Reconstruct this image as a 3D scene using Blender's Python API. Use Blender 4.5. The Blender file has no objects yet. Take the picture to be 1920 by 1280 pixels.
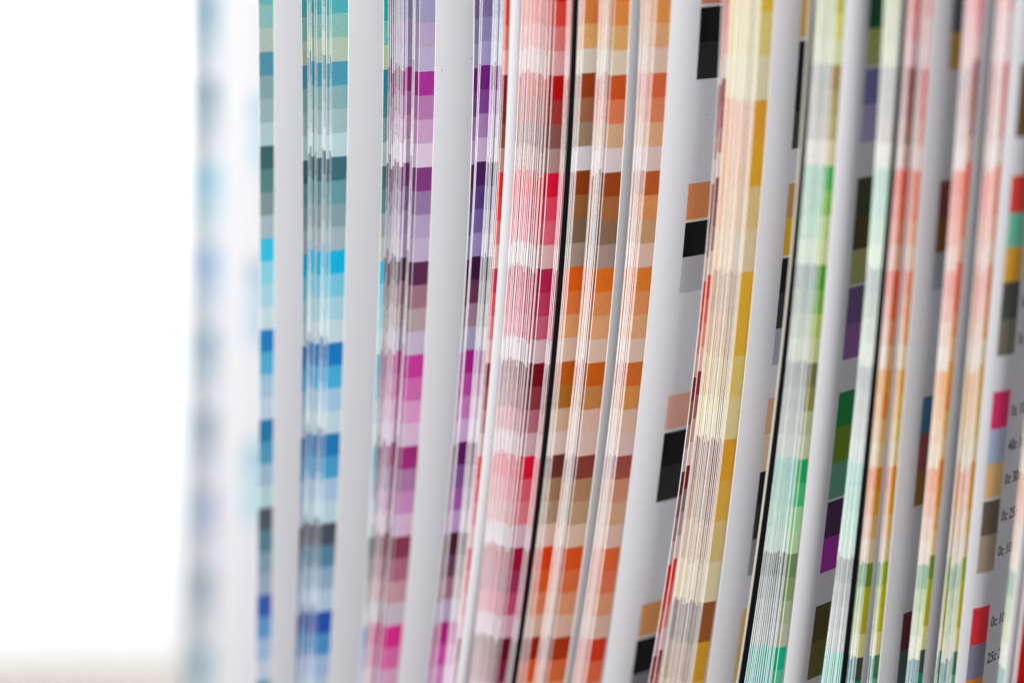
import bpy, math, random
import numpy as np
from mathutils import Vector
random.seed(7)
S = bpy.context.scene
# ------------------------------------------------------------------ camera
H, TH, F = 0.2925, math.radians(12), 4800.0
cam = bpy.data.cameras.new('camera'); co = bpy.data.objects.new('camera', cam)
S.collection.objects.link(co); S.camera = co
co.location = (0, 0, H); co.rotation_euler = (math.radians(90) - TH, 0, 0)
cam.lens = 90; cam.sensor_width = 36; cam.clip_start = 0.02; cam.clip_end = 50
cam.dof.use_dof = True; cam.dof.focus_distance = 0.634; cam.dof.aperture_fstop = 2.3
# ------------------------------------------------------------------ light
W = bpy.data.worlds.new('World'); S.world = W; W.use_nodes = True
W.node_tree.nodes['Background'].inputs[0].default_value = (0.86, 0.88, 1.0, 1)
W.node_tree.nodes['Background'].inputs[1].default_value = 0.345
def area(name, loc, target, size, power, col):
    l = bpy.data.lights.new(name, 'AREA'); l.shape = 'RECTANGLE'; l.size, l.size_y = size
    l.energy = power; l.color = col
    o = bpy.data.objects.new(name, l); S.collection.objects.link(o); o.location = loc
    o.rotation_euler = (Vector(target) - Vector(loc)).to_track_quat('-Z', 'Y').to_euler()
    return o
area('key_light', (-0.42, 0.10, 0.46), (-0.02, 0.62, 0.16), (0.30, 0.40), 6.9, (0.99, 0.985, 1.0))  # added key lamp, unseen, at the upper left front of the pages
area('wall_light', (-0.4, 1.5, 1.1), (-0.4, 2.5, 0.75), (1.6, 0.4), 90.0, (1, 1, 1))  # lamp added out of view to overexpose the back wall
S.view_settings.view_transform = 'Standard'; S.view_settings.look = 'None'
S.view_settings.exposure = 0; S.view_settings.gamma = 1
S.render.engine = 'CYCLES'; S.cycles.use_denoising = True
S.cycles.max_bounces = 8; S.cycles.diffuse_bounces = 4
# ------------------------------------------------------------------ helpers
ct, st = math.cos(TH), math.sin(TH)
def unproj(px, py, Y):
    u, v = (px - 960) / F, (py - 640) / F
    t = Y / (ct - v * st)
    return t * u, H + t * (-st - v * ct)
def proj(x, y, z):
    z = z - H; d = y * ct - z * st
    return 960 + F * x / d, 640 + F * (-y * st - z * ct) / d
def lin(c):
    return tuple(((v / 255) / 12.92 if v / 255 <= .04045 else ((v / 255 + .055) / 1.055) ** 2.4) for v in c)
WHITE = (0.79, 0.795, 0.81)
def ink(c, w=208, sat=1.0):                     # printed colour, relative to the paper white beside it
    k = lin((w, w, w))[0]
    v = [.80 * v / k for v in lin(c)]; g_ = .3 * v[0] + .6 * v[1] + .1 * v[2]
    v = [max(.004, g_ + (x - g_) * sat) for x in v]; m = max(1.0, max(v) / .86)
    return tuple(max(.005, x / m) for x in v)
def mix(a, b, f): return tuple(x * (1 - f) + y * f for x, y in zip(a, b))
def curve(track, Y):                   # x as a quadratic of height, through three points of the fore-edge
    P = [unproj(px, py, Y) for px, py in zip(track, (0, 640, 1280))]
    return np.polyfit([p[1] for p in P], [p[0] for p in P], 2)
def section(segs):                     # horizontal cross-section of a bent page: (length, start angle, end angle)
    pts = [(0.0, 0.0, 0.0, segs[0][1])]
    for L, a, b, n in segs:
        for i in range(n):
            f = (i + .5) / n; ang = math.radians(a + (b - a) * f); ds = L / n
            s, x, y, _ = pts[-1]
            pts.append((s + ds, x + ds * math.cos(ang), y + ds * math.sin(ang), a + (b - a) * (i + 1) / n))
    return np.array(pts)
def sec_at(sec, s):
    return [float(np.interp(s, sec[:, 0], sec[:, k])) for k in (1, 2, 3)]
ZB, ZT = 0.0005, 0.300
# ------------------------------------------------------------------ materials
def nodes(name):
    m = bpy.data.materials.new(name); m.use_nodes = True
    nt = m.node_tree; return m, nt, nt.nodes['Principled BSDF']
def paper_mat():
    m, nt, b = nodes('printed_paper'); N = nt.nodes; L = nt.links
    at = N.new('ShaderNodeAttribute'); at.attribute_name = 'print'
    tc = N.new('ShaderNodeTexCoord')
    no = N.new('ShaderNodeTexNoise'); no.inputs['Scale'].default_value = 2200; no.inputs['Detail'].default_value = 3
    L.new(tc.outputs['Object'], no.inputs['Vector'])
    # halftone screen: two crossed fine waves
    mp = N.new('ShaderNodeMapping'); mp.inputs['Rotation'].default_value = (0.0, 0.85, 0.0)
    L.new(tc.outputs['Object'], mp.inputs['Vector'])
    wv = N.new('ShaderNodeTexWave'); wv.inputs['Scale'].default_value = 560; wv.inputs['Distortion'].default_value = .6
    wv.inputs['Detail'].default_value = 1
    L.new(mp.outputs[0], wv.inputs['Vector'])
    n2 = N.new('ShaderNodeTexNoise'); n2.inputs['Scale'].default_value = 60; n2.inputs['Detail'].default_value = 4
    L.new(tc.outputs['Object'], n2.inputs['Vector'])
    # ink amount = how far the print is from paper white (stored in alpha)
    def math_(op, a, b_, c=None):
        q = N.new('ShaderNodeMath'); q.operation = op
        for i, v in enumerate((a, b_, c)):
            if v is None: continue
            if isinstance(v, (int, float)): q.inputs[i].default_value = v
            else: L.new(v, q.inputs[i])
        return q.outputs[0]
    g = math_('MULTIPLY_ADD', no.outputs['Fac'], .55, .725)
    g = math_('ADD', g, math_('MULTIPLY_ADD', wv.outputs['Fac'], .18, -.09))
    g = math_('ADD', g, math_('MULTIPLY_ADD', n2.outputs['Fac'], .16, -.08))
    g1 = math_('SUBTRACT', g, 1.0)
    g2 = math_('MULTIPLY', g1, math_('MULTIPLY_ADD', at.outputs['Alpha'], .85, .10))
    g3 = math_('ADD', g2, 1.0)
    # tiny specks of dust
    vo = N.new('ShaderNodeTexVoronoi'); vo.inputs['Scale'].default_value = 160
    L.new(tc.outputs['Object'], vo.inputs['Vector'])
    sp = math_('GREATER_THAN', vo.outputs['Distance'], .045)
    wn = N.new('ShaderNodeTexNoise'); wn.inputs['Scale'].default_value = 35
    L.new(tc.outputs['Object'], wn.inputs['Vector'])
    sp2 = math_('MAXIMUM', sp, math_('LESS_THAN', wn.outputs['Fac'], .60))
    g4 = math_('MULTIPLY', g3, math_('MULTIPLY_ADD', sp2, .25, .75))
    vm = N.new('ShaderNodeVectorMath'); vm.operation = 'SCALE'
    L.new(at.outputs['Color'], vm.inputs[0]); L.new(g4, vm.inputs['Scale'])
    L.new(vm.outputs[0], b.inputs['Base Color'])
    b.inputs['Roughness'].default_value = .5; b.inputs['Specular IOR Level'].default_value = .14
    bp = N.new('ShaderNodeBump'); bp.inputs['Strength'].default_value = .25; bp.inputs['Distance'].default_value = .00006
    L.new(no.outputs['Fac'], bp.inputs['Height']); L.new(bp.outputs[0], b.inputs['Normal'])
    return m
def edge_mat():
    m, nt, b = nodes('cut_paper_edge'); N = nt.nodes; L = nt.links
    at = N.new('ShaderNodeAttribute'); at.attribute_name = 'print'
    tc = N.new('ShaderNodeTexCoord')
    mp = N.new('ShaderNodeMapping'); mp.inputs['Scale'].default_value = (5200, 5200, 1300)
    L.new(tc.outputs['Object'], mp.inputs['Vector'])
    no = N.new('ShaderNodeTexNoise'); no.inputs['Scale'].default_value = 1; no.inputs['Detail'].default_value = 3
    L.new(mp.outputs[0], no.inputs['Vector'])
    rp = N.new('ShaderNodeMapRange'); rp.inputs[1].default_value = .3; rp.inputs[2].default_value = .7
    rp.inputs[3].default_value = .80; rp.inputs[4].default_value = 1.02
    L.new(no.outputs['Fac'], rp.inputs[0])
    vm = N.new('ShaderNodeVectorMath'); vm.operation = 'SCALE'
    L.new(at.outputs['Color'], vm.inputs[0]); L.new(rp.outputs[0], vm.inputs['Scale'])
    L.new(vm.outputs[0], b.inputs['Base Color'])
    b.inputs['Roughness'].default_value = .8; b.inputs['Specular IOR Level'].default_value = .2
    return m
def flat_mat(name, col, rough, scale=0, amt=0):
    m, nt, b = nodes(name); b.inputs['Roughness'].default_value = rough
    if scale:
        N = nt.nodes; L = nt.links; tc = N.new('ShaderNodeTexCoord'); no = N.new('ShaderNodeTexNoise')
        no.inputs['Scale'].default_value = scale; no.inputs['Detail'].default_value = 5
        L.new(tc.outputs['Object'], no.inputs['Vector'])
        r = N.new('ShaderNodeValToRGB')
        r.color_ramp.elements[0].position = .3; r.color_ramp.elements[1].position = .7
        r.color_ramp.elements[0].color = (*[c * (1 - amt) for c in col], 1)
        r.color_ramp.elements[1].color = (*[min(1, c * (1 + amt)) for c in col], 1)
        L.new(no.outputs['Fac'], r.inputs[0]); L.new(r.outputs[0], b.inputs['Base Color'])
    else: b.inputs['Base Color'].default_value = (*col, 1)
    return m
PAPER, EDGE = paper_mat(), edge_mat()
BLACK = flat_mat('black_card', (.004, .004, .0045), .9, 900, .5)
BLACK.node_tree.nodes['Principled BSDF'].inputs['Specular IOR Level'].default_value = .08
INKM = flat_mat('text_ink', (.008, .008, .009), .6)
# ------------------------------------------------------------------ setting
def box(name, x0, x1, y0, y1, z0, z1, mat):
    me = bpy.data.meshes.new(name)
    v = [(x, y, z) for z in (z0, z1) for y in (y0, y1) for x in (x0, x1)]
    me.from_pydata(v, [], [(0, 2, 3, 1), (4, 5, 7, 6), (0, 1, 5, 4), (2, 6, 7, 3), (0, 4, 6, 2), (1, 3, 7, 5)])
    me.materials.append(mat); o = bpy.data.objects.new(name, me); S.collection.objects.link(o); return o
t = box('table', -1.2, 1.2, -0.1, 0.845, -0.03, 0.0, flat_mat('table_wood', (.24, .20, .15), .5, 9, .12))
t['kind'] = 'structure'; t['label'] = 'pale beige table top the swatch pages stand on'
w = box('back_wall', -3, 3, 2.2, 2.25, -1.0, 2.6, flat_mat('white_wall', (.86, .86, .86), .9, 3, .02)); w['kind'] = 'structure'
# ------------------------------------------------------------------ page builder
def build(name, parent, xq, Y, sec, t, colour, tint, zlines, slines, mats=(None, None), lean=0.45, ztop=ZT, wob=0.0):
    """one page or card: bent sheet of thickness t standing on the table"""
    ph = [random.uniform(0, 6.28) for _ in range(3)]
    zs = sorted({round(z, 6) for z in list(zlines) + list(np.linspace(ZB, ztop, 40)) if ZB <= z <= ztop})
    zs = [z for i, z in enumerate(zs) if i == 0 or z - zs[i - 1] > 1e-5]
    ss = sorted({round(float(s), 6) for s in list(slines) + list(sec[:, 0]) if 0 <= s <= sec[-1, 0]})
    ss = [s for i, s in enumerate(ss) if i == 0 or s - ss[i - 1] > 2e-5]
    C = [sec_at(sec, s) for s in ss]
    def X0(z):
        return float(np.polyval(xq, z)) + wob * (math.sin(z * 38 + ph[0]) + .6 * math.sin(z * 91 + ph[1]) + .35 * math.sin(z * 190 + ph[2]))
    V, Fc, col, mi, sm = [], [], [], [], []
    nz, ns = len(zs), len(ss)
    for side in (0, 1):
        for z in zs:
            x0 = X0(z)
            for j, (cx, cy, a) in enumerate(C):
                a = math.radians(a); x, y = x0 + cx, Y + cy
                if side:
                    x -= t * math.sin(a); y += t * math.cos(a)
                    if j == 0: x -= lean * t * math.cos(a); y -= lean * t * math.sin(a)
                V.append((x, y, z))
    o1 = nz * ns
    for side in (0, 1):
        b = side * o1
        for i in range(nz - 1):
            for j in range(ns - 1):
                q = (b + i * ns + j, b + i * ns + j + 1, b + (i + 1) * ns + j + 1, b + (i + 1) * ns + j)
                Fc.append(q if not side else q[::-1])
                c = colour((ss[j] + ss[j + 1]) / 2, (zs[i] + zs[i + 1]) / 2) if not side else (*WHITE, 0)
                col.append(c); mi.append(0); sm.append(True)
    b = len(V)                                     # cut fore-edge, own vertices so that it stays crisp
    for i in range(nz): V.append(V[i * ns]); V.append(V[o1 + i * ns])
    for i in range(nz - 1):
        Fc.append((b + 2 * i, b + 2 * i + 2, b + 2 * i + 3, b + 2 * i + 1))
        col.append((*tint((zs[i] + zs[i + 1]) / 2), 0)); mi.append(1); sm.append(False)
    for i in (0, nz - 1):                          # top and bottom cut, back edge
        b = len(V)
        for j in range(ns): V.append(V[i * ns + j]); V.append(V[o1 + i * ns + j])
        for j in range(ns - 1):
            q = (b + 2 * j, b + 2 * j + 1, b + 2 * j + 3, b + 2 * j + 2)
            Fc.append(q if i else q[::-1]); col.append((*tint(zs[i]), 0)); mi.append(1); sm.append(False)
    me = bpy.data.meshes.new(name); me.from_pydata(V, [], Fc)
    me.materials.append(mats[0] or PAPER); me.materials.append(mats[1] or EDGE)
    me.polygons.foreach_set('material_index', mi); me.polygons.foreach_set('use_smooth', sm)
    ca = me.color_attributes.new('print', 'FLOAT_COLOR', 'CORNER')
    arr = np.repeat(np.array(col, dtype=np.float32), [len(f) for f in Fc], axis=0)
    ca.data.foreach_set('color', arr.ravel())
    o = bpy.data.objects.new(name, me); S.collection.objects.link(o)
    if parent: o.parent = parent; o.location = tuple(-v for v in parent.location)
    return o
def thing(name, label, cat, track, Y, group=None):
    o = bpy.data.objects.new(name, None); S.collection.objects.link(o); o.empty_display_size = .01
    o.location = (float(np.polyval(curve(track, Y), 0)), Y, 0)
    o['label'] = label; o['category'] = cat
    if group: o['group'] = group
    return o
def hexes(s): return [tuple(int(h[i:i + 2], 16) for i in (0, 2, 4)) for h in s.split()]
PHI, T = 30, 0.00025
class Rows:
    """printed bleed rows: heights from group tops, four (n) colours to a group"""
    def __init__(s, tops, cols, X, Y, w, first, n=4, sat=1.13):
        xs = [X] * len(tops)
        zz = [unproj(X, y, Y)[1] for y in tops]
        p = np.polyfit(range(len(tops)), zz, 1); s.z0, s.P, s.n = p[1], -p[0], n
        s.c = [ink(c, w - 3, sat) for c in hexes(cols)]; s.first = first
    def lines(s, dz=0):
        return [s.z0 + dz - k * s.P / s.n for k in range(-60, 90)]
    def at(s, z, dz=0):
        k = math.floor((s.z0 + dz - z) / s.P * s.n + 1e-6) - s.first * s.n
        if not 0 <= k < len(s.c): k = k % s.n + s.n * ((k // s.n) * 3 % (len(s.c) // s.n))
        return s.c[k]
def amount(c): return max(0, min(1, 1.25 - min(c) / .6))
def stack(label, Y, L, R, E, rows, n, white=None, deep=(), stain=1.0, alt=None, edge_mix=.38, wd=.85,
          jit=.0005, body=(.035, 42), bleed_w=None, group='stacks of colour swatch pages', wob=.000012, ew=.78):
    """L, R: left and right side of the fanned stack, E: end of the bleed strip, as seen in the photograph"""
    th = thing('swatch_page_stack', label, 'page stack', R, Y, group)
    juts = {k for k, w_ in deep if w_ > 1.5}
    mmpx = Y / (ct * F)
    sp = math.radians(PHI)
    bl = (E[1] - R[1]) * mmpx / math.cos(sp)                # width of the printed strip on the page
    sec = section([(bl, PHI - 3, PHI + 3, 3), (.006, PHI + 3, body[1], 3), (body[0], body[1], body[1] + 12, 4)])
    # fractions at which the pages of the stack end
    us = [random.uniform(.6, 1.4) for _ in range(n)]
    for k, wgt in deep: us[k] = wgt                          # a page that juts out and shows more of its print
    cs = np.cumsum([0] + us); cs = cs / cs[-1] if cs[-1] else cs
    Yk, prev = Y, 0.0
    for k in range(n, -1, -1):                               # from the front page back to the left
        u = 1.0 if n == 0 else float(cs[k])
        tr = [l + (r - l) * u for l, r in zip(L, R)]
        if k < n:
            dx = (cs[k + 1] - cs[k]) * (R[1] - L[1]) * mmpx
            Yk += (T * 1.22 - dx * math.sin(sp)) / math.cos(sp)
        front = (k == n)
        dz = 0 if front else random.gauss(0, jit)
        rs = rows if (front or alt is None or k in juts) else alt
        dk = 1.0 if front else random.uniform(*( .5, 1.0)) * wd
        def cf(s, z, rs=rs, dz=dz, dk=dk):
            if s < bl:
                c = rs.at(z, dz); a = amount(c)
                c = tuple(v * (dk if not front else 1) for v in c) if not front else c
                return (*c, a)
            return (*WHITE, 0)
        em = edge_mix * random.uniform(.4, 1.3)
        def tf(z, rs=rs, dz=dz, em=em):
            return mix((ew, ew * .99, ew * .97), rs.at(z, dz), min(.9, em))
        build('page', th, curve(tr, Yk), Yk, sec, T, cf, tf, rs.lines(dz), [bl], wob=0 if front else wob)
    if white:
        add_white(th, Y, R, E, white, mmpx, sp)
    return th
def muted(r, sat, up, Y, gain=1.0):
    """the same print sequence on the stacked pages, paler, its rows a little higher"""
    q = Rows.__new__(Rows); q.__dict__.update(r.__dict__); q.z0 = r.z0 + up * Y / F
    q.c = []
    for c in r.c:
        g_ = .3 * c[0] + .6 * c[1] + .1 * c[2]
        q.c.append(tuple(min(.8, (g_ + (x - g_) * sat) * gain) for x in c))
    return q
def add_white(th, Y, R, E, white, mmpx, sp):
    """the unprinted inner page set back behind the printed strip, with its own column of patches"""
    dx = (E[1] - R[1]) * mmpx
    Yw = Y + dx * math.tan(sp) - (T + .0005)
    a0, l1, a1 = white.get('bend', (8, .007, 44))
    sec = section([(l1, a0, a1, 8), (.030, a1, 52, 5)])
    rows, s0, s1 = [], 9, 9
    if 'left' in white:
        xq = curve(E, Yw); best = None
        for s in np.linspace(0, .03, 301):                   # where along the page the patches begin
            cx, cy, _ = sec_at(sec, s); z = unproj(0, 640, Yw)[1]
            d = abs(proj(np.polyval(xq, z) + cx, Yw + cy, z)[0] - white['left'])
            if best is None or d < best[0]: best = (d, s)
        s0 = best[1]; s1 = s0 + white.get('width', .0075)
        cy = sec_at(sec, s0)[1]
        for y0, y1, c in white['patches']:
            za, zb = unproj(0, y0, Yw + cy)[1], unproj(0, y1, Yw + cy)[1]
            rows.append((zb, za, ink(hexes(c)[0], white.get('w', 185))))
    zl = [z for r in rows for z in r[:2]]
    def cf(s, z):
        if s0 < s < s1:
            for a, b, c in rows:
                if a < z < b: return (*c, amount(c) * .8)
        return (*WHITE, 0)
    tint = white.get('tint', (.80, .78, .72))
    pg = build('page', th, curve(E, Yw), Yw, sec, T, cf, lambda z: tint, zl, [s0, s1], lean=.3)
    for txt, py, gap in white.get('text', ()):
        cu = bpy.data.curves.new('t', 'FONT'); cu.body = txt; cu.size = .0038
        cu.resolution_u = 3; cu.offset = .00006
        to = bpy.data.objects.new('t', cu); S.collection.objects.link(to)
        me = bpy.data.meshes.new_from_object(to); S.collection.objects.unlink(to); bpy.data.objects.remove(to)
        sx = s1 + gap; cy = sec_at(sec, sx)[1]; z0 = unproj(0, py, Yw + cy)[1]; xq = curve(E, Yw)
        for v in me.vertices:
            s = sx + v.co.x * .74; z = z0 + v.co.y
            cx, cy, a = sec_at(sec, s); a = math.radians(a)
            v.co = (float(np.polyval(xq, z)) + cx + .00003 * math.sin(a), Yw + cy - .00003 * math.cos(a), z)
        me.materials.clear(); me.materials.append(INKM); me.name = 'printed_text'
        o = bpy.data.objects.new('printed_text', me); S.collection.objects.link(o); o.parent = pg
    return pg
def g(a, b, n=6): return [a + (b - a) * i / n for i in range(n + 1)]
# ------------------------------------------------------------------ the stacks, from far left to near right
BLUE = ('5096a0 64afb4 87b9b2 acbeb2 5091a5 82a5a8 96b2b4 afc8cd 3c6469 558282 7d9696 a5bcc0 37c3e1 8cd2e1 aad7e1 c8e1e4 '
        '2382c3 55afd2 a5c8de c3d5e4 287daa 509bbe a0bed2 b4d4d7 505a64 5a8296 82a0af a0afc3 3c5faf 649bcd a5bedc c8d2e1')
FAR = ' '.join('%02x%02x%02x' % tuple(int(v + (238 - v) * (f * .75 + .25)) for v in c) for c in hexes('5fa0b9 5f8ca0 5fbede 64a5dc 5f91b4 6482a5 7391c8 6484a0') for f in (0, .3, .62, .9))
Y = .79
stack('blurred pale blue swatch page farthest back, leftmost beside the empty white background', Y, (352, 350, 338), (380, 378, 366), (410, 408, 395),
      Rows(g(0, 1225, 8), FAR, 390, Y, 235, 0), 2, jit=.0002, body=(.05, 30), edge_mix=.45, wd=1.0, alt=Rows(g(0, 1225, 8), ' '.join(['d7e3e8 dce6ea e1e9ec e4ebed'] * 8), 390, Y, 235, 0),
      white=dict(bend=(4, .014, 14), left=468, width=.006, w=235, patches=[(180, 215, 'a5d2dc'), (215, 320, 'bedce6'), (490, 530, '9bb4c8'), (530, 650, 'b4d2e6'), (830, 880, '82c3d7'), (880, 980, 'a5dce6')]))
Y = .6456
stack('lone blurred blue and grey swatch page between the farthest page and the turquoise pages', Y, (484, 486, 478), (485, 487, 479), (514, 515, 509),
      Rows(g(105, 1123), BLUE, 495, Y, 222, -1, sat=1.0), 0, body=(.05, 34), white=dict(bend=(28, .010, 36)))
Y = .638
R2 = Rows(g(123, 1153), '3c96aa 50afb4 87beb2 b4c8b2 4b9bb4 87b2b4 a0bec0 bcd7dc 3c6e78 649ba0 87a5aa a5b9c0 0ab9e1 7dd2e8 afdce9 d4ebf0 '
      '197dc3 46afda aad0e8 cde4ec 1e7db9 46a0cd aac8e1 c3dee8 4b525f 5587a0 96b2c8 b9cde1 2355af 4b91c8 a5bede bed2e8', 630, Y, 222, -1, sat=1.0)
stack('turquoise and blue fanned pages, softly blurred, with a bright cyan row near the middle', Y, (566, 567, 553), (622, 616, 588), (654, 645, 617), R2, 11, ew=.55, alt=muted(R2, .5, 13, Y),
      deep=((0, 3.4), (3, 2.0), (5, 3.2), (9, 2.0)), edge_mix=.8, jit=.0007, white=dict(bend=(27, .010, 36)), wd=.9)
Y = .6335
TEAL = Rows(g(138, 1180), '007878 008c82 5aa091 96aa82 007382 3c6e6e 64827d 8ca09b 3c645f 507873 82968c a0aaa0 50bed7 8cd2dc a0d7dc bee1dc '
            '64a0af 82aab4 a0bebe b9cdc8 6eaab9 8cb9be aac8c8 bed2cd 5a7878 829696 a0aaaa b4bebe 50a0c8 82b4cd aac8d7 bed2dc', 720, .6345, 200, -1)
stack('lone teal swatch page just left of the purple and magenta pages', .6345, (719, 707, 674), (720, 708, 675), (729, 716, 680), TEAL, 0, body=(.03, 50))
PUR = ('5f55a0 a5a0c3 bca8c8 beb4d0 af3296 be7db4 d2a5cd e4d0e4 873c82 9b7daa b9a5c8 c8b6d2 5f2d50 a57887 b9a5a5 cdbed4 '
       'cd3ca0 d76eb4 e1a0cd e1c3dc a52d7d af7daa cd91c3 dcbed7 8c3c55 b46e87 cd9ba5 d2c3d2 e12d91 e66eaf e1aacd e6c3dc')
RP = Rows(g(142, 1180), PUR, 790, Y, 224, -1, sat=1.0)
stack('lilac and magenta fanned pages followed by a broad blank grey-white page', Y, (729, 716, 672), (788, 767, 713), (818, 798, 749), RP, 15, ew=.55, alt=muted(RP, .42, 12, Y),
      deep=((9, 1.6), (11, 3.2), (14, 2.6)), edge_mix=.62, jit=.0011, wd=.8, white=dict(bend=(22, .010, 37)))
Y = .631
PU2 = ('5a5091 786996 8c82aa a096be 6e1e78 7d418c a57daf c3aac8 4b1e5a 553c78 6e5f96 9687b4 3c143c 643250 96788c a59bb9 '
       'a01e87 b4469b c378b4 c8aacd 5f145f 7d5591 a05aa5 b99bc3 501932 6e415a a06e82 b9aac8 b41e82 cd4ba5 d28cbe dcaad2')
RP2 = Rows(g(130, 1172), PU2, 900, Y, 210, -1, sat=1.0)
stack('narrow dark violet pages left of the red page with the rolled white sheet', Y, (890, 866, 800), (905, 874, 813), (926, 893, 832), RP2, 2, deep=((0, 1), (1, .3)), wd=.9,
      jit=.0012, edge_mix=.2, body=(.03, 50))
Y = .6285
RG = Rows(g(130, 1172), '5a5f82 7d8296 969baa a5aab4 64286e 8c6e96 a096aa aaaaaf 463c5a 6e6e82 8c8c96 a5a5aa 3c3c46 6e6e6e 8c8c8c aaaaaa '
          '8c5082 a082a0 b4a0b4 beb4be 64465f 827382 9b919b afaaaf 5f4650 827878 9b9191 afaaaa a05a91 b48caf c3aac3 d2c3d2', 930, Y, 200, -1)
stack('thin grey-edged pages squeezed between the dark violet pages and the red page', Y, (926, 893, 832), (943, 911, 846), (946, 914, 848), RG, 7, edge_mix=.5, deep=((4, 2.6),), body=(.03, 50))
Y = .627
RED0 = Rows(g(148, 1203), 'be2828 c34132 c36e5f d29b91 7d0f0f 73231a 7d463c aa8278 e13c41 e15050 eb8282 e6beb4 b43c4b c85a5f d27d82 d7afaf '
            '823232 965a55 a5827d beaaa5 eb505f eb7382 f0a0a5 e6c3c3 c35064 d2828c dcaab4 dcc3c8 8c6464 a58c8c b9a5a5 c8b9b9', 950, Y, 205, -1)
stack('single red-edged page in front of a rolled white sheet, left of the pink pages', Y, (946, 914, 848), (949, 917, 850), (958, 924, 855), RED0, 1,
      edge_mix=.5, body=(.03, 46), white=dict(bend=(-2, .0045, 66)))
Y = .6245
PK = ('b41423 c84b41 c87873 d7a5a5 a50f1e 963c37 825550 a58782 e12d4b dc5569 dc6e7d deb9b9 a52d4b af415a b95f73 c8afb4 '
      '6e0f1e 823741 aa6973 c3a5aa e1234b e66e7d eb9196 debec8 96193c 96375a b4506e c8a0af 640a23 782841 966478 b49ba5')
RK = Rows(g(150, 1203), PK, 1040, Y, 205, -1)
th = stack('wide fan of pink and crimson pages directly left of the first black card', Y, (980, 943, 880), (1042, 1004, 930), (1064, 1027, 948), RK, 21, alt=muted(RK, .85, 5, Y, 1.25),
      deep=((20, 2.3), (18, 1.6), (0, .5), (14, 1.4)), edge_mix=.42, jit=.0008, wd=.85, body=(.03, 50))
Y = .6235
stack('few pale pink page edges pressed against the left side of the first black card', Y, (1065, 1027, 948), (1071, 1033, 957), (1073, 1035, 959), RK, 2, edge_mix=.3, body=(.03, 52))
def card(label, Y, track, w, lining=None):
    th = thing('black_card', label, 'card', track, Y, 'black cards')
    mm = Y / (ct * F); sp = math.radians(55)
    t = w * mm / (math.sin(sp) + .3 * math.cos(sp))
    sec = section([(.03, 55, 58, 5)])
    tr = [x + w for x in track]
    build('card_sheet', th, curve(tr, Y), Y, sec, t, lambda s, z: (0, 0, 0, 1), lambda z: (0, 0, 0), [], [], mats=(BLACK, BLACK), lean=.3)
    if lining:
        lt = .00045; Yl = Y + .0006
        build('lining_page', th, curve(lining, Yl), Yl, sec, lt, lambda s, z: (*WHITE, 0), lambda z: (.74, .71, .60), [], [], lean=.8)
    return th
card('thin black card between the crimson pages and the brown pages', .6232, (1074.5, 1036, 958), 7)
Y = .623
BR = ('b95519 b96e3c be915f beb4a5 873719 8c5a41 87735f beb9b9 7d3714 825532 6e5a46 917d6e eb6923 e17d46 e1a06e dab9a5 '
      'a55019 965f28 b99b82 c3afa5 5f2d23 916e50 9b8269 d2b4a5 e14b23 e16432 e68c64 e1b9a5 8c230f be552d d28c64 dcb496')
RB = Rows(g(145, 1201), BR, 1095, Y, 192, -1, sat=1.06)
stack('narrow brown and orange pages pressed against the right side of the first black card', Y, (1084, 1044, 966), (1097, 1057, 985), (1125, 1083, 1001), RB, 5, edge_mix=.42, wd=.75, body=(.03, 50))
Y = .6215
OR = ('d77332 dc8c4b d7a56e dccdb4 af4b23 be6e4b b99678 d7c8c8 873c19 915a37 785f4b 917d73 f07d32 eb965f ebaf82 e1c3af '
      'af551e aa7341 cdaa9b d7b9af 78372d 9b7355 a58769 d7b9a5 e65f2d e6784b e6a078 e1b9a5 963219 be5f3c d2966e dcb4a0')
RO = Rows(g(149, 1203), OR, 1150, Y, 192, -1, sat=1.06)
stack('orange and brown fanned pages with a narrow grey page face on their right', Y, (1126, 1084, 1001), (1153, 1107, 1026), (1183, 1141, 1059), RO, 8, deep=((7, 2.2),), edge_mix=.34, wd=.75,
      white=dict(bend=(30, .004, 48)))
Y = .62
O3 = ('e1783c e19655 e1aa7d e6c8b4 be5a3c cd7d5a d7a582 e1c8c3 a55028 be7d50 af8764 c3a596 f08c41 f0a069 e8af82 e4c8b4 '
      'b45f2d b97d46 d2af9b d7b9b4 8c463c b47d64 b99173 dcb9aa e66e41 e67d5a e6a07d e1b9aa b93723 cd6446 dca082 e1beaa')
R3 = Rows(g(145, 1205), O3, 1215, Y, 193, -1, sat=1.06)
PB8 = [(-60, 8, 'b96e5a'), (14, 80, '060606'), (80, 150, '202020'), (345, 412, 'be784b'), (412, 414, 'e0c860'), (418, 483, '080808'), (483, 550, 'a0a0a4'),
       (742, 806, 'cd9b87'), (812, 876, '0c0c0c'), (876, 942, '232323'), (1133, 1195, 'c38750'), (1200, 1265, '0a0a0a'), (1265, 1335, '6e6e73')]
stack('orange pages beside the widest white page, which carries black and tan patches', Y, (1204, 1160, 1074), (1232, 1182, 1098), (1260, 1211, 1131), R3, 9, edge_mix=.36, wd=.75,
      white=dict(bend=(10, .011, 42), left=1265, width=.011, patches=PB8, w=185))
Y = .6155
RR = Rows(g(155, 1225), 'be786e c88c82 d2a096 e1cdc8 821e1e 8c3c37 a0736e c8b4af 783728 825046 9b786e c8b4a5 f05a46 f07864 f0a08c ebc3b4 '
          '782823 8c5a50 af8c82 cdb4af 641e1e 826464 a08782 c3afaa e13c37 eb5f55 f08c82 e6bebe 8c1e1e a0504b b98782 cdafaa', 1350, Y, 205, -1)
stack('two thin red-printed pages standing against the left side of the yellow pages', Y, (1356, 1308, 1217), (1362, 1315, 1226), (1369, 1322, 1236), RR, 1, deep=((0, 1),), edge_mix=.3, body=(.03, 52), jit=.0009)
Y = .613
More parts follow.
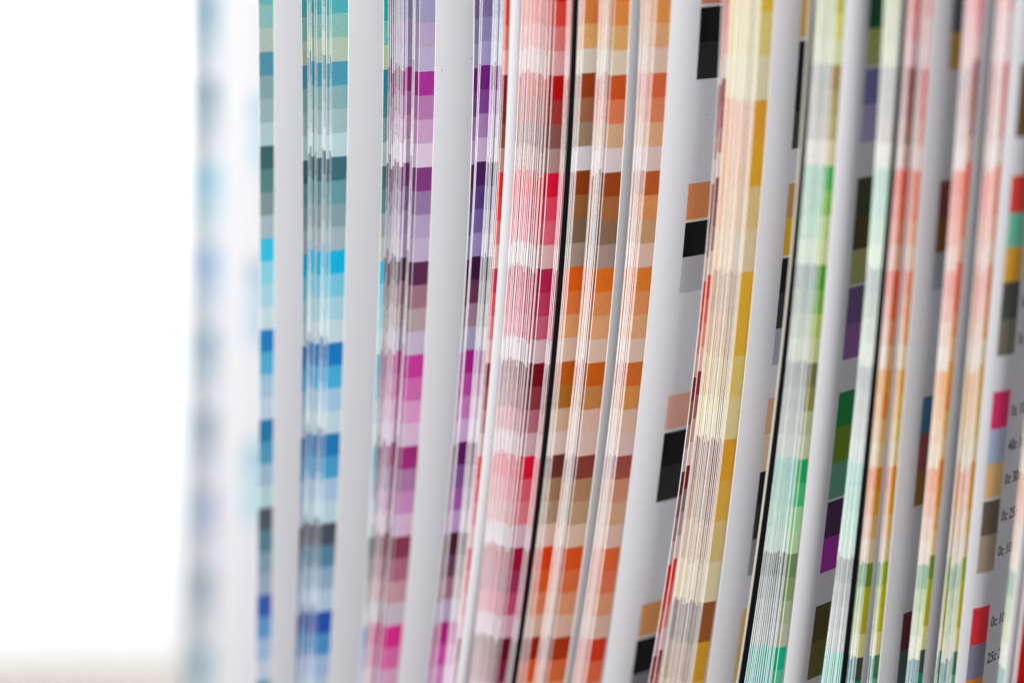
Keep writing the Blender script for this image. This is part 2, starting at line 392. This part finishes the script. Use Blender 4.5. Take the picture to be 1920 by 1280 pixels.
YEb = Rows([190, 508, 825, 1130], 'ebb446 ebc846 ebd782 eee6be e1a02d e1aa28 ebcd8c f0dcaf d7aa2d e4b437 e6cd73 e8d79b '
           'd79b28 d7a541 cdb473 e8dcaf 8c5023 c39123 d2aa50 dcc88c', 1430, Y, 206, -1, sat=1.0)
YEs = Rows([190, 508, 825, 1130], 'f0dca0 f0e1a5 f0e1a5 f5ebbe d2a078 d7a578 dcb482 e1c39b a5825a b4915f c3aa78 d2c8a0 '
           '8c6450 9b785a b49b7d cdbe9b 5a4637 96785a b49b78 c8b491', 1400, Y, 205, -1)
PB9 = [(-60, 70, 'af8c46'), (78, 145, '080808'), (145, 210, '0f0f0f'), (210, 280, '2d2d2a'), (345, 410, '967346'), (410, 480, 'c8a014'), (485, 550, '08080a'),
       (550, 617, '232628'), (617, 685, '7d8082'), (747, 815, 'b48c69'), (815, 880, 'beaf91'), (885, 948, '0f0f0f'), (948, 1012, '232323'), (1012, 1080, '6e6e6e'), (1142, 1210, 'af8c5a'), (1210, 1280, 'a08c46')]
stack('thick stack of cream and yellow pages ending in a golden yellow strip', Y, (1370, 1323, 1238), (1427, 1378, 1297), (1453, 1403, 1326), YEb, 20, alt=YEs, edge_mix=.42, wd=.9, jit=.0006,
      white=dict(bend=(20, .008, 46), left=1453, width=.011, patches=PB9, w=165))
card('black card with a cream lining page, between yellow and green pages', .6075, (1524, 1471.5, 1386), 9, lining=(1521.5, 1469, 1384))
Y = .6035
GRb = Rows(g(130, 1220), 'a0aa3c afb42d c8c86e cdd2a0 967837 a59655 afa56e cdc8a0 4baa50 82b950 b4cd8c cdd7a0 559632 73a546 a5b969 b9be8c '
           '6e6e46 87874b aab48c bec3a5 00a55f 50b473 a0cd9b b9d7aa 738c5f 879b6e a5b491 b9bea5 00af87 64be96 96d2b4 b4dcc8', 1560, Y, 205, -1)
GRs = Rows(g(130, 1220), 'a5b982 afbe87 b4be91 bec8a0 8c968c 969b8c a5a596 cdcdbe 6ebea0 78c3a0 96cda5 bedcb9 6e968c 82a591 a0be9b b9cdb4 '
           '788c8c 96a5a0 a5b4aa b9c8be 5fc8b4 78cdb9 96d7b9 b4e1c8 5a7873 8ca09b a5b4b4 b4c3be 50d2be 6ed2c3 8cd7cd b4e1dc', 1540, Y, 212, -1, sat=.8)
PB11 = [(-80, 55, '004128'), (55, 125, '878c50'), (130, 198, '5a5c82'), (198, 268, '877d96'), (335, 405, '2d3219'), (405, 470, '3c320f'), (470, 536, '828250'),
        (540, 610, '554164'), (610, 676, '6e4b78'), (737, 802, '0f692d'), (802, 870, '556e0f'), (870, 937, '507d69'), (942, 1010, '371e3c'), (1010, 1075, '821e7d'), (1137, 1205, '413714'), (1205, 1275, '504b1e')]
stack('pale mint page stack with a bright green strip, right of the cream-lined black card', Y, (1531, 1481, 1397), (1573, 1525, 1453), (1586, 1539, 1470), GRb, 14, alt=GRs, edge_mix=.5, wd=.85, deep=((13, 2), (11, 1.5)),
      white=dict(bend=(4, .006, 47), left=1583, width=.011, patches=PB11, w=165))
Y = .6
stack('pale mint pages without a colour strip, left of the last black card', Y, (1660, 1615, 1541), (1690, 1640, 1574), (1692, 1642, 1576), GRs, 12, edge_mix=.5, wd=.9, body=(.03, 52))
card('black card right of the plain mint pages, rightmost of the three black cards', .5992, (1694, 1641.5, 1576), 6)
Y = .5988
PGs = ('ebbebe ebb4b4 e6bebe ebcdcd af9b9b b4a09b beafaa c8beb9 f08c78 f0a091 f0b4a5 ebcdc3 d2877d dca596 e1c3b4 dcd2c3 '
       'f0b478 f0c391 ebcdaa ebdcc3 dc9678 e1af91 ebcdb9 ebdccd 6e9678 a0b48c b4be9b d7dcc8 5f8c8c 8caaaa a0b9be beced2')
PGb = ('c85555 cd7373 d78c8c dcafaf 781923 823c32 8c5a50 b48c82 eb5a32 eb6e46 f08c64 e6af91 cd5532 be5528 cd8255 dcaf82 '
       'f5aa3c eb9632 ebbe78 e6cda0 d78732 dc9b46 e1b478 dcc8a0 647d32 9ba032 a09b3c bebe82 374132 1e785a 64a082 96beaa')
PGe = Rows(g(135, 1240), PGs, 1700, Y, 200, -1)
stack('pink, orange and olive pages touching the rightmost black card', Y, (1698, 1648.5, 1585), (1714, 1665, 1602), (1727, 1678, 1613), Rows(g(135, 1240), PGb, 1710, Y, 195, -1), 7, alt=PGe,
      edge_mix=.75, wd=.95, body=(.03, 54))
Y = .598
P14 = ('e66e73 e19691 dcbeb9 e1c8c3 be2837 c3554b be7869 c8afa5 eb732d eb783c e6a078 e1bea5 e67d32 dc8c4b e1a05f d7c3a0 '
       'ebb432 e6be5a e1c878 dccda0 dc961e e1a532 e1be78 e1cda0 879b32 aaa52d afaa3c cdc88c 3c7350 649b78 8cb4a0 b4c8b9')
PB14 = [(-60, 62, '4b4b50'), (62, 132, '8c6e32'), (340, 410, '5f2d2d'), (410, 475, '5f3c19'), (475, 545, '787d82'), (745, 815, '32556e'), (815, 885, '733c3c'), (885, 950, '6e5023'),
        (1150, 1220, '4b2328'), (1220, 1290, '3c4b46')]
stack('narrow page stack with a crisp yellow strip beside the page with a blue patch', Y, (1732, 1685, 1627), (1742, 1694, 1635), (1751, 1704, 1647), Rows(g(138, 1235), P14, 1740, Y, 195, -1), 3, alt=PGe, edge_mix=.75,
      white=dict(bend=(24, .007, 44), left=1740, width=.011, patches=PB14, w=150))
Y = .597
stack('blurred pink to olive pages between two grey page faces, second stack from the ink percentages', Y, (1812, 1762, 1699), (1836, 1783, 1720), (1845, 1793, 1730), Rows(g(120, 1225), PGb, 1830, Y, 195, -1), 9, alt=PGe,
      edge_mix=.75, wd=.95, body=(.03, 52))
Y = .5965
PB16 = [(120, 258, '55412d'), (330, 400, 'aa3228'), (400, 465, '55967d'), (465, 530, 'c3912d'), (530, 600, '3c3c37'), (600, 668, '5a584b'), (735, 805, 'b9285a'), (805, 870, '828ca0'),
        (870, 935, 'c8a56e'), (940, 1005, '50463c'), (1005, 1075, '827364'), (1140, 1210, 'b92832'), (1210, 1275, '646473'), (1275, 1340, 'be781e')]
TX = [('5c 0m', 575, .0012), ('5c 30m', 645, .0012), ('0c 100m', 780, .0012), ('40c 10m', 845, .0012), ('0c 30m', 908, .0012), ('0c 25m', 977, .0012), ('0c 10m', 1043, .0012), ('0c 100m', 1175, .0012), ('25c 20m', 1243, .0012)]
stack('pink to olive pages beside the page with printed ink percentages', Y, (1871, 1817, 1753), (1893, 1842, 1783), (1903, 1851, 1791), Rows(g(125, 1228), P14, 1880, Y, 195, -1), 9, alt=PGe, edge_mix=.75, deep=((1, 2.2),),
      white=dict(bend=(0, .007, 46), left=1871, width=.0060, patches=PB16, w=165, text=TX))
Y = .591
RED = Rows(g(125, 1228), ' '.join(['b41e28 a5141e 960f19 b41e28'] * 8), 1900, Y, 190, -1)
stack('greenish page edges with a white sheet at the lower right corner', Y, (1990, 1938, 1871), (2000, 1949, 1882), (2001, 1950, 1883), PGe, 6, edge_mix=.75, white=dict(bend=(4, .003, 60)))
stack('solid red page at the very right edge of the picture', .589, (2018, 1967, 1899), (2023, 1972, 1905), (2090, 2040, 1975), RED, 2, edge_mix=.15, body=(.03, 50))
